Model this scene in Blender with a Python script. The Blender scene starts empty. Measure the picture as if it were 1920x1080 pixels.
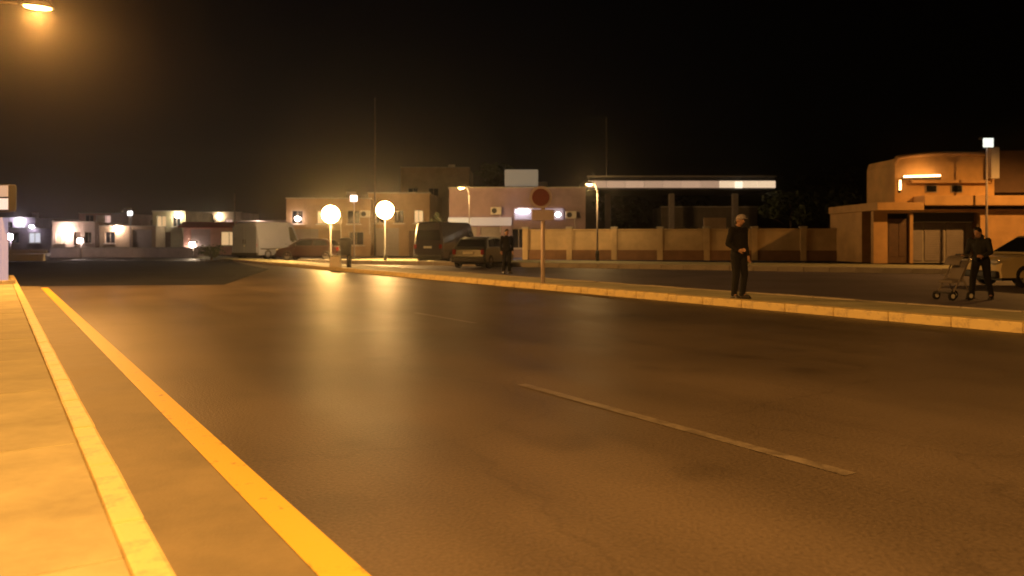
import bpy, bmesh, math, random
from mathutils import Vector, Matrix, noise
random.seed(11)
R = math.radians
sc = bpy.context.scene
C = sc.collection

# ------------------------------------------------------------------ camera, sky, exposure
F = 1500.0            # focal length in photo pixels (1920 wide)
H = 1.3               # eye height
HZ = 450.0            # horizon row
cam = bpy.data.cameras.new('camera')
cam.sensor_width = 36.0
cam.lens = F / 1920 * 36
cam.shift_y = -(540 - HZ) / 1920
cam.clip_end = 2000
cam.dof.use_dof = True
cam.dof.focus_distance = 7.0
cam.dof.aperture_fstop = 1.7
co = bpy.data.objects.new('camera', cam); C.objects.link(co)
co.location = (0, 0, H); co.rotation_euler = (R(90), 0, 0)
sc.camera = co

w = bpy.data.worlds.new('World'); sc.world = w; w.use_nodes = True
nt = w.node_tree
sky = nt.nodes.new('ShaderNodeTexSky'); sky.sky_type = 'NISHITA'; sky.sun_disc = False
sky.sun_elevation = R(-6); sky.sun_rotation = R(-60)
bg = nt.nodes['Background']; bg.inputs['Strength'].default_value = 0.15
nt.links.new(sky.outputs[0], bg.inputs['Color'])

sc.view_settings.view_transform = 'Standard'
sc.view_settings.look = 'None'
sc.view_settings.exposure = 0.0
sc.view_settings.gamma = 1.0
sc.view_settings.use_curve_mapping = False
sc.cycles.use_denoising = True
sc.cycles.use_adaptive_sampling = True
sc.cycles.adaptive_threshold = 0.02
sc.cycles.max_bounces = 5
sc.cycles.diffuse_bounces = 2
sc.cycles.glossy_bounces = 3
sc.cycles.volume_bounces = 0
sc.cycles.sample_clamp_indirect = 4.0

# road frame: s along the road (away from the camera), l across it (to the right)
D = Vector((-970 / F, 1, 0)).normalized()
N = Vector((D.y, -D.x, 0))
ROADZ = math.atan2(D.y, D.x)            # heading of the road
def P(s, l, z=0.0): return D * s + N * l + Vector((0, 0, z))
def at(px, Y): return (px - 960) / F * Y
def zz(py, Y): return H + (HZ - py) / F * Y

# ------------------------------------------------------------------ materials
MATS = {}
def mat(name, col, rough=0.7, var=0.15, scale=3.0, bump=0.0, bscale=40.0, metal=0.0, spec=0.5, coat=0.0, col2=None, thr=None):
    """principled material, colour varied by two octaves of noise, with optional relief"""
    if name in MATS: return MATS[name]
    m = bpy.data.materials.new(name); m.use_nodes = True
    t = m.node_tree; b = t.nodes['Principled BSDF']
    tc = t.nodes.new('ShaderNodeTexCoord')
    nz = t.nodes.new('ShaderNodeTexNoise'); nz.inputs['Scale'].default_value = scale
    nz.inputs['Detail'].default_value = 8; nz.inputs['Roughness'].default_value = 0.65
    t.links.new(tc.outputs['Object'], nz.inputs['Vector'])
    rp = t.nodes.new('ShaderNodeValToRGB')
    c = Vector(col)
    lo, hi = (thr if thr else (0.3, 0.7))
    rp.color_ramp.elements[0].position = lo; rp.color_ramp.elements[1].position = hi
    a0 = col2 if col2 else tuple(max(0, x * (1 - var)) for x in c)
    a1 = col if col2 else tuple(min(1, x * (1 + var)) for x in c)
    rp.color_ramp.elements[0].color = (*a0, 1); rp.color_ramp.elements[1].color = (*a1, 1)
    t.links.new(nz.outputs['Fac'], rp.inputs['Fac']); t.links.new(rp.outputs['Color'], b.inputs['Base Color'])
    b.inputs['Roughness'].default_value = rough; b.inputs['Metallic'].default_value = metal
    b.inputs['Specular IOR Level'].default_value = spec; b.inputs['Coat Weight'].default_value = coat
    mr = t.nodes.new('ShaderNodeMapRange'); mr.inputs['To Min'].default_value = max(0.03, rough - 0.08); mr.inputs['To Max'].default_value = min(1, rough + 0.08)
    t.links.new(nz.outputs['Fac'], mr.inputs['Value']); t.links.new(mr.outputs['Result'], b.inputs['Roughness'])
    if bump:
        n2 = t.nodes.new('ShaderNodeTexNoise'); n2.inputs['Scale'].default_value = bscale; n2.inputs['Detail'].default_value = 4
        t.links.new(tc.outputs['Object'], n2.inputs['Vector'])
        bp = t.nodes.new('ShaderNodeBump'); bp.inputs['Strength'].default_value = bump; bp.inputs['Distance'].default_value = 0.01
        t.links.new(n2.outputs['Fac'], bp.inputs['Height']); t.links.new(bp.outputs['Normal'], b.inputs['Normal'])
    MATS[name] = m
    return m
def emit(name, col, strength):
    if name in MATS: return MATS[name]
    m = bpy.data.materials.new(name); m.use_nodes = True
    b = m.node_tree.nodes['Principled BSDF']
    b.inputs['Base Color'].default_value = (0.22, 0.22, 0.22, 1)
    b.inputs['Emission Color'].default_value = (*col, 1); b.inputs['Emission Strength'].default_value = strength
    MATS[name] = m
    return m
SODIUM = (1.0, 0.43, 0.09)
WARM = (1.0, 0.58, 0.20)
COOL = (1.0, 0.86, 0.80)

def asphalt(name, c, rough, fine=48, spec=0.5):
    """asphalt: large worn patches, stone grain, fine relief, polished wheel paths left to noise"""
    m = bpy.data.materials.new(name); m.use_nodes = True
    t = m.node_tree; b = t.nodes['Principled BSDF']; L = t.links.new
    b.inputs['Specular IOR Level'].default_value = spec
    tc = t.nodes.new('ShaderNodeTexCoord')
    big = t.nodes.new('ShaderNodeTexNoise'); big.inputs['Scale'].default_value = 0.45; big.inputs['Detail'].default_value = 7
    sm = t.nodes.new('ShaderNodeTexNoise'); sm.inputs['Scale'].default_value = fine; sm.inputs['Detail'].default_value = 3
    st = t.nodes.new('ShaderNodeMapping'); st.inputs['Scale'].default_value = (0.12, 1.4, 1)    # streaks along the lanes
    sn = t.nodes.new('ShaderNodeTexNoise'); sn.inputs['Scale'].default_value = 1.0; sn.inputs['Detail'].default_value = 5
    for n in (big, sm): L(tc.outputs['Object'], n.inputs['Vector'])
    L(tc.outputs['Object'], st.inputs['Vector']); L(st.outputs['Vector'], sn.inputs['Vector'])
    a = t.nodes.new('ShaderNodeMath'); a.operation = 'MULTIPLY_ADD'; a.inputs[1].default_value = 0.95
    L(sm.outputs['Fac'], a.inputs[0]); L(big.outputs['Fac'], a.inputs[2])
    a2 = t.nodes.new('ShaderNodeMath'); a2.operation = 'MULTIPLY_ADD'; a2.inputs[1].default_value = 0.6
    L(sn.outputs['Fac'], a2.inputs[0]); L(a.outputs[0], a2.inputs[2])
    mr = t.nodes.new('ShaderNodeMapRange'); mr.inputs['From Min'].default_value = 0.95; mr.inputs['From Max'].default_value = 1.6
    L(a2.outputs[0], mr.inputs['Value'])
    wn = t.nodes.new('ShaderNodeTexNoise'); wn.inputs['Scale'].default_value = 2.2; wn.inputs['Detail'].default_value = 5
    L(tc.outputs['Object'], wn.inputs['Vector'])
    mx = t.nodes.new('ShaderNodeVectorMath'); mx.operation = 'MULTIPLY_ADD'; mx.inputs[1].default_value = (0.5, 0.5, 0.5)
    L(wn.outputs['Color'], mx.inputs[0]); L(tc.outputs['Object'], mx.inputs[2])
    vo = t.nodes.new('ShaderNodeTexVoronoi'); vo.feature = 'DISTANCE_TO_EDGE'; vo.inputs['Scale'].default_value = 0.33
    L(mx.outputs[0], vo.inputs['Vector'])
    ck = t.nodes.new('ShaderNodeMapRange'); ck.inputs['From Min'].default_value = 0.0; ck.inputs['From Max'].default_value = 0.009
    ck.inputs['To Min'].default_value = 0.84; ck.inputs['To Max'].default_value = 1.0
    L(vo.outputs['Distance'], ck.inputs['Value'])
    v2 = t.nodes.new('ShaderNodeTexVoronoi'); v2.inputs['Scale'].default_value = 0.8; L(mx.outputs[0], v2.inputs['Vector'])
    oi = t.nodes.new('ShaderNodeMapRange'); oi.inputs['From Min'].default_value = 0.05; oi.inputs['From Max'].default_value = 0.22
    oi.inputs['To Min'].default_value = 0.75; oi.inputs['To Max'].default_value = 1.0
    L(v2.outputs['Distance'], oi.inputs['Value'])
    mk = t.nodes.new('ShaderNodeMath'); mk.operation = 'MULTIPLY'; L(ck.outputs['Result'], mk.inputs[0]); L(oi.outputs['Result'], mk.inputs[1])
    rp = t.nodes.new('ShaderNodeValToRGB')
    rp.color_ramp.elements[0].color = (*[x * 0.6 for x in c], 1); rp.color_ramp.elements[1].color = (*[x * 1.42 for x in c], 1)
    L(mr.outputs['Result'], rp.inputs['Fac'])
    vm = t.nodes.new('ShaderNodeVectorMath'); vm.operation = 'SCALE'
    L(rp.outputs['Color'], vm.inputs[0]); L(mk.outputs[0], vm.inputs['Scale']); L(vm.outputs[0], b.inputs['Base Color'])
    rr = t.nodes.new('ShaderNodeMapRange'); rr.inputs['To Min'].default_value = rough - 0.07; rr.inputs['To Max'].default_value = rough + 0.1
    L(sn.outputs['Fac'], rr.inputs['Value']); L(rr.outputs['Result'], b.inputs['Roughness'])
    bp = t.nodes.new('ShaderNodeBump'); bp.inputs['Strength'].default_value = 0.6; bp.inputs['Distance'].default_value = 0.006
    L(sm.outputs['Fac'], bp.inputs['Height']); L(bp.outputs['Normal'], b.inputs['Normal'])
    MATS[name] = m
    return m

M = dict(
    asphalt=asphalt('asphalt', (0.084, 0.071, 0.060), 0.46, spec=0.27),
    asphalt_dark=asphalt('asphalt_dark', (0.014, 0.016, 0.024), 0.8, spec=0.08),
    asphalt_side=asphalt('asphalt_side', (0.11, 0.098, 0.135), 0.6),
    concrete=mat('concrete', (0.41, 0.40, 0.27), 0.8, 0.3, 1.3, 0.25, 60),
    kerb=mat('kerb', (0.36, 0.33, 0.28), 0.75, 0.2, 3, 0.3, 40),
    kerb_yellow=mat('kerb_yellow', (0.72, 0.60, 0.30), 0.6, 0, 6, 0.25, 40, col2=(0.48, 0.40, 0.24), thr=(0.36, 0.5)),
    yellow=mat('yellow_paint', (0.70, 0.47, 0.05), 0.55, 0, 8, 0.2, 60, col2=(0.24, 0.16, 0.06), thr=(0.31, 0.41)),
    white=mat('white_paint', (0.17, 0.155, 0.138), 0.46, 0, 7, 0.2, 60, col2=(0.09, 0.08, 0.07), thr=(0.38, 0.58)),
    soil=mat('soil', (0.07, 0.055, 0.04), 0.95, 0.4, 0.8, 0.6, 12),
    steel=mat('galvanised_steel', (0.42, 0.40, 0.40), 0.45, 0.15, 4, metal=0.6),
    post=mat('painted_post', (0.30, 0.26, 0.26), 0.5, 0.15, 5),
    darkmetal=mat('dark_metal', (0.03, 0.03, 0.032), 0.5, 0.2, 5),
    glass=mat('dark_glass', (0.012, 0.014, 0.018), 0.08, 0.1, 2, spec=0.6),
    tyre=mat('tyre_rubber', (0.014, 0.014, 0.014), 0.85, 0.2, 8),
    rim=mat('wheel_rim', (0.35, 0.35, 0.36), 0.35, 0.1, 5, metal=0.8),
    plastic=mat('black_plastic', (0.02, 0.02, 0.021), 0.6, 0.2, 8),
    redglass=mat('red_lamp_glass', (0.20, 0.008, 0.006), 0.15, 0.1, 3),
    clearglass=mat('lamp_glass', (0.5, 0.5, 0.5), 0.12, 0.1, 3),
    plate=mat('number_plate', (0.6, 0.6, 0.55), 0.5, 0.08, 8),
    frame=mat('window_frame', (0.28, 0.22, 0.17), 0.6, 0.15, 4),
    door=mat('door_wood', (0.10, 0.055, 0.03), 0.6, 0.3, 4),
    shutter=mat('roller_shutter', (0.26, 0.23, 0.22), 0.5, 0.1, 3, metal=0.3),
    bark=mat('bark', (0.06, 0.042, 0.028), 0.9, 0.3, 6, 0.5, 20),
    leaf=mat('leaf', (0.045, 0.06, 0.02), 0.6, 0.35, 1.5),
    leaf2=mat('leaf_dark', (0.03, 0.042, 0.02), 0.65, 0.35, 1.5),
    lilac=mat('pale_board', (0.46, 0.42, 0.58), 0.55, 0.08, 2.5),
    red=mat('dark_red_enamel', (0.13, 0.006, 0.020), 0.45, 0.12, 5),
    whitewash=mat('whitewash', (0.62, 0.58, 0.54), 0.8, 0.12, 2, 0.2, 30),
    tile=mat('roof_tile', (0.30, 0.11, 0.06), 0.8, 0.3, 3, 0.3, 20),
    awning=mat('red_awning', (0.32, 0.07, 0.05), 0.85, 0.2, 2),
    skin=mat('skin', (0.42, 0.25, 0.18), 0.55, 0.08, 10),
    hair=mat('dark_hair', (0.015, 0.011, 0.009), 0.55, 0.3, 30),
    palecap=mat('pale_cap', (0.34, 0.32, 0.37), 0.8, 0.08, 12),
    black=mat('black_cloth', (0.005, 0.005, 0.006), 0.9, 0.3, 8, 0.3, 90),
    greyjacket=mat('grey_jacket', (0.014, 0.016, 0.018), 0.85, 0.25, 6, 0.3, 90),
    navy=mat('navy_cloth', (0.006, 0.007, 0.010), 0.9, 0.3, 8, 0.3, 90),
    shoe=mat('shoe_leather', (0.015, 0.012, 0.01), 0.5, 0.2, 9),
    palefabric=mat('pale_fabric', (0.18, 0.16, 0.15), 0.85, 0.1, 6),
)
def plaster(name, c, var=0.26): return mat(name, c, 0.85, var, 0.7, 0.25, 25)

# ------------------------------------------------------------------ mesh helpers
def empty(name, loc, rz=0.0, label=None, cat=None, group=None):
    o = bpy.data.objects.new(name, None); C.objects.link(o)
    o.location = loc; o.rotation_euler = (0, 0, rz); o.empty_display_size = 0.2
    tag(o, label, cat, group); return o
def tag(o, label=None, cat=None, group=None, kind=None):
    if label: o['label'] = label
    if cat: o['category'] = cat
    if group: o['group'] = group
    if kind: o['kind'] = kind
    return o
class MB:
    def __init__(s): s.bm = bmesh.new()
    def box(s, c, size, rot=None, bevel=0.0, taper=None):
        r = bmesh.ops.create_cube(s.bm, size=1.0); vs = r['verts']
        for v in vs:
            v.co = Vector((v.co.x * size[0], v.co.y * size[1], v.co.z * size[2]))
            if taper and v.co.z > 0: v.co.x *= taper[0]; v.co.y *= taper[1]
        if bevel:
            es = list({e for v in vs for e in v.link_edges})
            rb = bmesh.ops.bevel(s.bm, geom=es, offset=bevel, segments=2, profile=0.6, affect='EDGES')
            vs = list({v for f in rb['faces'] for v in f.verts} | {v for v in vs if v.is_valid})
        if rot is not None:
            for v in vs: v.co = rot @ v.co
        c = Vector(c)
        for v in vs: v.co += c
        return s
    def tube(s, pts, rad, n=10, cap=True):
        """swept round tube through points; rad a number or one per point"""
        pts = [Vector(p) for p in pts]
        rs = rad if isinstance(rad, (list, tuple)) else [rad] * len(pts)
        rings = []
        for i, p in enumerate(pts):
            t = (pts[min(i + 1, len(pts) - 1)] - pts[max(i - 1, 0)]).normalized()
            u = t.cross(Vector((0, 0, 1)))
            if u.length < 1e-3: u = t.cross(Vector((0, 1, 0)))
            u.normalize(); v = t.cross(u)
            rings.append([s.bm.verts.new(p + (u * math.cos(2 * math.pi * k / n) + v * math.sin(2 * math.pi * k / n)) * rs[i]) for k in range(n)])
        for a, b in zip(rings, rings[1:]):
            for k in range(n): 
                f = s.bm.faces.new((a[k], a[(k + 1) % n], b[(k + 1) % n], b[k])); f.smooth = True
        if cap:
            s.bm.faces.new(rings[0][::-1]); s.bm.faces.new(rings[-1])
        return s
    def ball(s, c, r, rot=None, u=14, v=9):
        rr = bmesh.ops.create_uvsphere(s.bm, u_segments=u, v_segments=v, radius=1.0)
        rv = Vector(r) if isinstance(r, (list, tuple)) else Vector((r, r, r))
        for x in rr['verts']:
            x.co = Vector((x.co.x * rv.x, x.co.y * rv.y, x.co.z * rv.z))
            if rot is not None: x.co = rot @ x.co
            x.co += Vector(c)
            for f in x.link_faces: f.smooth = True
        return s
    def caps(s, a, b, ra, rb, n=12):
        """tapered capsule"""
        a = Vector(a); b = Vector(b)
        s.tube([a, b], [ra, rb], n); s.ball(a, ra, u=n, v=8); s.ball(b, rb, u=n, v=8); return s
    def quad(s, p):
        s.bm.faces.new([s.bm.verts.new(Vector(q)) for q in p]); return s
    def prism(s, poly, axis, a, b):
        """extrude a 2D outline between a and b along axis ('x','y','z')"""
        def m(p, d): return {'x': (d, p[0], p[1]), 'y': (p[0], d, p[1]), 'z': (p[0], p[1], d)}[axis]
        v0 = [s.bm.verts.new(m(p, a)) for p in poly]; v1 = [s.bm.verts.new(m(p, b)) for p in poly]
        s.bm.faces.new(v0); s.bm.faces.new(v1[::-1])
        for i in range(len(poly)):
            j = (i + 1) % len(poly); s.bm.faces.new((v0[i], v1[i], v1[j], v0[j]))
        return s
    def mesh(s, name, m=None):
        bmesh.ops.recalc_face_normals(s.bm, faces=s.bm.faces)
        me = bpy.data.meshes.new(name); s.bm.to_mesh(me); s.bm.free()
        if m: me.materials.append(m)
        return me
    def build(s, name, m, parent=None, loc=(0, 0, 0), rz=0.0):
        return put(name, s.mesh(name, m), parent, loc, rz)
def put(name, me, parent=None, loc=(0, 0, 0), rz=0.0):
    o = bpy.data.objects.new(name, me); C.objects.link(o)
    o.location = loc; o.rotation_euler = (0, 0, rz)
    if parent: o.parent = parent
    return o
def copy_tree(o, parent=None):
    c = o.copy(); C.objects.link(c); c.parent = parent
    for ch in [x for x in C.objects if x.parent == o]: copy_tree(ch, c)
    return c
def bulb(parent, loc, power, col=SODIUM, radius=0.12, spot=None, aim=None):
    l = bpy.data.lights.new('lamp_light', 'SPOT' if spot else 'POINT')
    l.energy = power; l.color = col; l.shadow_soft_size = radius
    if spot: l.spot_size = R(spot); l.spot_blend = 0.35
    o = bpy.data.objects.new('lamp_light', l); C.objects.link(o)
    o.location = loc; o.parent = parent
    if aim is not None: o.rotation_euler = Vector(aim).to_track_quat('-Z', 'Y').to_euler()
    return o

# ------------------------------------------------------------------ ground, road, pavements
def sheet(name, poly, z, m):
    b = MB(); b.quad([(p[0], p[1], z) for p in poly]) if len(poly) == 4 else b.bm.faces.new([b.bm.verts.new((p[0], p[1], z)) for p in poly])
    return tag(b.build(name, m), kind='structure')
sheet('ground', [(-210, -30), (210, -30), (210, 260), (-210, 260)], -0.03, M['soil'])
# the road lies in its own frame (x along it), so grain and streaks run with the lanes
def road_obj(name, s0, s1, l0, l1, z, m):
    b = MB(); b.quad([(s0, -l0, z), (s1, -l0, z), (s1, -l1, z), (s0, -l1, z)])
    return tag(b.build(name, m, None, (0, 0, 0), ROADZ), kind='structure')
road = road_obj('road', -25, 130, 0.5, 12.05, 0.0, M['asphalt'])
def marking(name, s0, s1, l0, l1, m, z=0.004):
    b = MB(); n = max(1, int((s1 - s0) / 1.0)); 
    for i in range(n):
        a0 = s0 + (s1 - s0) * i / n; a1 = s0 + (s1 - s0) * (i + 1) / n
        b.quad([(a0, -l0, z), (a1, -l0, z), (a1, -l1, z), (a0, -l1, z)])
    bmesh.ops.remove_doubles(b.bm, verts=b.bm.verts, dist=1e-4)
    return b.build(name, m, road)
marking('edge_line', -12, 25.2, 1.05, 1.22, M['yellow'])
for s0, s1, l in ((2.7, 6.0, 3.98), (-5.0, -1.4, 4.0), (10.8, 12.9, 6.3)):
    marking('lane_marking', s0, s1, l - 0.05, l + 0.05, M['white'])
# concrete gutter between kerb and edge line
gm = mat('gutter_concrete', (.185, .165, .115), .7, .3, 1.2, .3, 50)
marking('gutter', -12, 32, .50, 1.046, gm, .004)
# near-black, matt asphalt sheet over the road beyond the lamp
darkpatch = [(at(-60, 22.2), 22.2), (at(420, 23.2), 23.2), (at(505, 35.5), 35.5), (at(432, 48.8), 48.8), (at(-60, 53), 53)]
sheet('dark_road_sheet', darkpatch, 0.005, M['asphalt_dark'])
# left pavement: kerb stones and poured concrete bays
pav = empty('pavement', (0, 0, 0), ROADZ); pav['kind'] = 'structure'
slab = MB().box((0, 0, 0), (1.985, 2.2, 0.16), bevel=0.008).mesh('paving_slab', M['concrete'])
for k in range(-5, 16): put('paving_slab', slab, pav, (k * 2.0 + 0.3, -0.405 + 1.1, 0.035 + random.uniform(-.002, .002)))
MB().quad([(-14, -0.36, 0.03), (34, -0.36, 0.03), (34, 9, 0.03), (-14, 9, 0.03)]).build('bedding', M['kerb'], pav)
kst = MB().box((0, 0, 0), (0.99, 0.13, 0.24), bevel=0.018).mesh('kerb_stone', M['kerb_yellow'])
for k in range(-10, 32): put('kerb_stone', kst, pav, (k * 1.0 + .2, -0.475, 0.002 + random.uniform(-.003, .003)), random.uniform(-.004, .004))
# island on the right with its painted kerb
isl = empty('traffic_island', (0, 0, 0), ROADZ); isl['kind'] = 'structure'
MB().box((23, -13.25, 0.02), (76, 1.9, 0.18)).build('island_top', M['concrete'], isl)
kst2 = MB().box((0, 0, 0), (0.985, 0.26, 0.28), bevel=0.025).mesh('kerb_stone', M['kerb_yellow'])
for k in range(-8, 50): put('kerb_stone', kst2, isl, (k * 1.0, -12.16, 0.01 + random.uniform(-.006, .006)), random.uniform(-.008, .008))
kst3 = MB().box((0, 0, 0), (0.985, 0.16, 0.26), bevel=0.02).mesh('kerb_stone', M['kerb'])
for k in range(-8, 50): put('kerb_stone', kst3, isl, (k * 1.0, -14.29, 0.0 + random.uniform(-.006, .006)))
# service road behind the island, far pavement with its pale kerb
sheet('service_road', [tuple(P(-30, 14.1)[:2]), tuple(P(-30, 70)[:2]), (60, 62), (-40, 62), tuple(P(62, 14.1)[:2])], -0.008, M['asphalt_side'])
ka, kb = Vector((at(560, 45.2), 45.2, 0)), Vector((at(2100, 28.3), 28.3, 0))
kd = (kb - ka); kl = kd.length; kang = math.atan2(kd.y, kd.x)
far = empty('far_pavement', ka, kang); far['kind'] = 'structure'
MB().box((kl / 2, 4.0, 0.03), (kl, 7.6, 0.18)).build('pavement_top', M['concrete'], far)
kst4 = MB().box((0, 0, 0), (0.985, 0.3, 0.36), bevel=0.02).mesh('kerb_stone', M['whitewash'])
for k in range(int(kl)): put('kerb_stone', kst4, far, (k + 0.5, 0.05, 0.03 + random.uniform(-.008, .008)))

# ------------------------------------------------------------------ lamps
def street_lamp(base, h, arm, head_len, col, power, label, rz=0.0, lens=18, group='street lamps', rad=0.09, emitname='sodium_lens', cone=None):
    """tapered post, curved arm along local +x, flat head with a lens that gives the light"""
    t = empty('street_lamp', base, rz, label, 'street lamp', group)
    MB().tube([(0, 0, 0), (0, 0, h - 0.5)], [rad, rad * 0.6], 12).build('post', M['post'], t)
    MB().tube([(0, 0, 0), (0, 0, 0.55), (0, 0, 0.6)], [rad * 1.7, rad * 1.6, rad], 12).build('base', M['darkmetal'], t)
    pts = [(0, 0, h - 0.55)] + [(arm * (1 - math.cos(a)) * 0.9, 0, h - 0.55 + 0.6 * math.sin(a)) for a in (0.4, 0.8, 1.2, 1.5)]
    MB().tube(pts, rad * 0.5, 10).build('arm', M['post'], t)
    hx = arm + head_len * 0.3
    hd = MB().box((hx, 0, h + 0.07), (head_len, 0.26, 0.14), bevel=0.04, taper=(0.7, 0.7)).build('lamp_head', M['steel'], t)
    MB().ball((hx, 0, h - 0.01), (head_len * 0.42, 0.12, 0.07)).build('lens', emit(emitname, col, lens), hd)
    bulb(t, (hx, 0, h - 0.17), power, col, 0.12, cone, (0, 0, -1) if cone else None)
    return t
# the lamp that stands over the far end of the edge line, upper left of the photo
yl = 19.0
street_lamp((at(-60, yl), yl, 0.1), zz(3, yl), 1.2, 0.75, SODIUM, 7000, 'tall street lamp glowing orange over the pavement at the left edge', R(33), 70, emitname='sodium_lens_big', cone=170)
# the next lamp of the same row, beside the photographer
pb = P(-1.2, -2.6)
street_lamp((pb.x, pb.y, 0.11), 6.8, 0.9, 0.75, SODIUM, 8800, 'street lamp behind the photographer lighting the near pavement', R(33), 18, cone=174)
# service-road lamps
street_lamp((26.5, 33.0, 0.1), 7.6, 0.9, 0.7, SODIUM, 4200, 'street lamp on the service road past the right edge', R(190), 18, cone=160)
street_lamp((at(1120, 45), 45, 0.1), zz(349, 45), 0.35, 0.5, WARM, 380, 'street lamp lit in front of the left end of the long canopy', R(200), 30, rad=0.06, emitname='warm_lens')
street_lamp((at(880, 56), 56, 0.1), zz(355, 56), 0.4, 0.55, WARM, 300, 'street lamp lit above the dark van', R(190), 30, rad=0.06, emitname='warm_lens')
def globe_lamp(px, py, Y, r, strength, label, col=WARM):
    t = empty('globe_lamp', (at(px, Y), Y, 0.1), 0, label, 'street lamp', 'bright globe lamps')
    z = zz(py, Y) - 0.1
    MB().tube([(0, 0, 0), (0, 0, 0.4), (0, 0, 0.42), (0, 0, z - r)], [0.1, 0.09, 0.055, 0.045], 12).build('post', M['darkmetal'], t)
    MB().tube([(0, 0, z - r - 0.02), (0, 0, z - r + 0.07)], [0.07, 0.13], 12).build('collar', M['darkmetal'], t)
    MB().ball((0, 0, z), r, u=20, v=12).build('globe', emit('globe_%d' % px, col, strength), t)
    MB().tube([(0, 0, z + r - 0.02), (0, 0, z + r + 0.05)], [0.12, 0.03], 12).build('cap', M['darkmetal'], t)
    return t
globe_lamp(620, 402, 46, 0.50, 270, 'very bright yellow globe lamp, left of the bright pair', (1.0, 0.55, 0.16))
globe_lamp(722, 394, 46.3, 0.50, 270, 'very bright warm globe lamp, right of the bright pair', (1.0, 0.55, 0.18))
def mast_light(px, py, Y, label, col, strength, size=0.3, power=60):
    t = empty('mast_light', (at(px, Y), Y, 0), 0, label, 'lamp')
    z = zz(py, Y)
    MB().tube([(0, 0, 0), (0, 0, z)], [0.07, 0.04], 10).build('mast', M['post'], t)
    MB().box((0, 0, z + 0.06), (size * 1.3, 0.25, 0.12), bevel=0.02).build('housing', M['darkmetal'], t)
    MB().box((0, -0.13, z - 0.06 - size * .2), (size, 0.06, size * 0.9), bevel=0.015).build('lens', emit('mast_%d' % px, col, strength), t)
    return t
mast_light(664, 368, 58, 'slim pale mast with small pinkish light between the bright globe lamps', (1, .8, .68), 4, 0.5)
mast_light(245, 397, 70, 'mast with cool white light above the low houses', (1, .95, .95), 4, 0.42)
mast_light(1850, 262, 39.5, 'mast with grey white floodlight above the orange building', (.85, .9, .8), 1.3, 0.5)
def pole(px, py, Y, r, label):
    t = empty('utility_pole', (at(px, Y), Y, 0), 0, label, 'pole', 'tall thin poles')
    z = zz(py, Y)
    MB().tube([(0, 0, 0), (0, 0, z)], [r, r * 0.6], 10).build('post', mat('weathered_pole', (.12, .10, .09), .8, .2, 3), t)
    MB().tube([(0, 0, z), (0, 0, z + .12)], [r * .75, r * .3], 10).build('cap', M['darkmetal'], t)
pole(440, 362, 62, 0.09, 'thin pale pole left of the white van')
pole(703, 185, 66, 0.09, 'tall thin pole rising behind the right globe lamp')
pole(1137, 222, 66, 0.09, 'tall thin pole rising behind the long lit canopy')

# ------------------------------------------------------------------ buildings
def wall_mesh(wd, h, th, holes, m, name='wall'):
    """solid wall in the local xz plane, front face at y=0, with real openings (x0,x1,z0,z1)"""
    xs = sorted({-wd / 2, wd / 2, *[q for o in holes for q in o[:2]]}); zs = sorted({0, h, *[q for o in holes for q in o[2:4]]})
    def solid(i, j):
        if not (0 <= i < len(xs) - 1 and 0 <= j < len(zs) - 1): return False
        x = (xs[i] + xs[i + 1]) / 2; z = (zs[j] + zs[j + 1]) / 2
        return not any(o[0] < x < o[1] and o[2] < z < o[3] for o in holes)
    b = MB()
    for i in range(len(xs) - 1):
        for j in range(len(zs) - 1):
            if not solid(i, j): continue
            x0, x1, z0, z1 = xs[i], xs[i + 1], zs[j], zs[j + 1]
            b.quad([(x0, 0, z0), (x1, 0, z0), (x1, 0, z1), (x0, 0, z1)]); b.quad([(x0, th, z0), (x1, th, z0), (x1, th, z1), (x0, th, z1)])
            if not solid(i - 1, j): b.quad([(x0, 0, z0), (x0, th, z0), (x0, th, z1), (x0, 0, z1)])
            if not solid(i + 1, j): b.quad([(x1, 0, z0), (x1, th, z0), (x1, th, z1), (x1, 0, z1)])
            if not solid(i, j - 1): b.quad([(x0, 0, z0), (x1, 0, z0), (x1, th, z0), (x0, th, z0)])
            if not solid(i, j + 1): b.quad([(x0, 0, z1), (x1, 0, z1), (x1, th, z1), (x0, th, z1)])
    bmesh.ops.remove_doubles(b.bm, verts=b.bm.verts, dist=1e-4)
    return b.mesh(name, m)
LIT = {}
def window(t, x0, x1, z0, z1, kind='dark', th=0.25):
    w_, h_ = x1 - x0, z1 - z0; cx, cz = (x0 + x1) / 2, (z0 + z1) / 2
    b = MB(); f = 0.06
    b.box((x0 + f / 2 + .002, .12, cz), (f, .07, h_ - .006)); b.box((x1 - f / 2 - .002, .12, cz), (f, .07, h_ - .006))
    b.box((cx, .12, z0 + f / 2 + .002), (w_ - 2 * f - .006, .066, f)); b.box((cx, .12, z1 - f / 2 - .002), (w_ - 2 * f - .006, .066, f)); b.box((cx, .12, cz), (.05, .06, h_ - 2 * f - .006))
    wn = b.build('window', M['frame'], t)
    pm = M['glass'] if kind == 'dark' else emit('lit_window_' + kind, {'warm': (1, .62, .28), 'cool': (.9, .9, 1), 'pink': (1, .6, .5)}[kind], 0.7)
    MB().box((cx, .13, cz), (w_ - .05, .02, h_ - .05)).build('pane', pm, wn)
    MB().box((cx, -.04, z0 - .035), (w_ + .16, .22, .065), bevel=.01).build('sill', M['whitewash'], wn)
def door(t, x0, x1, h, m='door'):
    cx = (x0 + x1) / 2
    d = MB().box((cx, .14, h / 2), (x1 - x0 - .01, .06, h - .01)).build('door', M[m], t)
    MB().tube([(x1 - .15, .08, 1.0), (x1 - .15, .08, 1.12)], .02, 8).build('handle', M['steel'], d)
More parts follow.
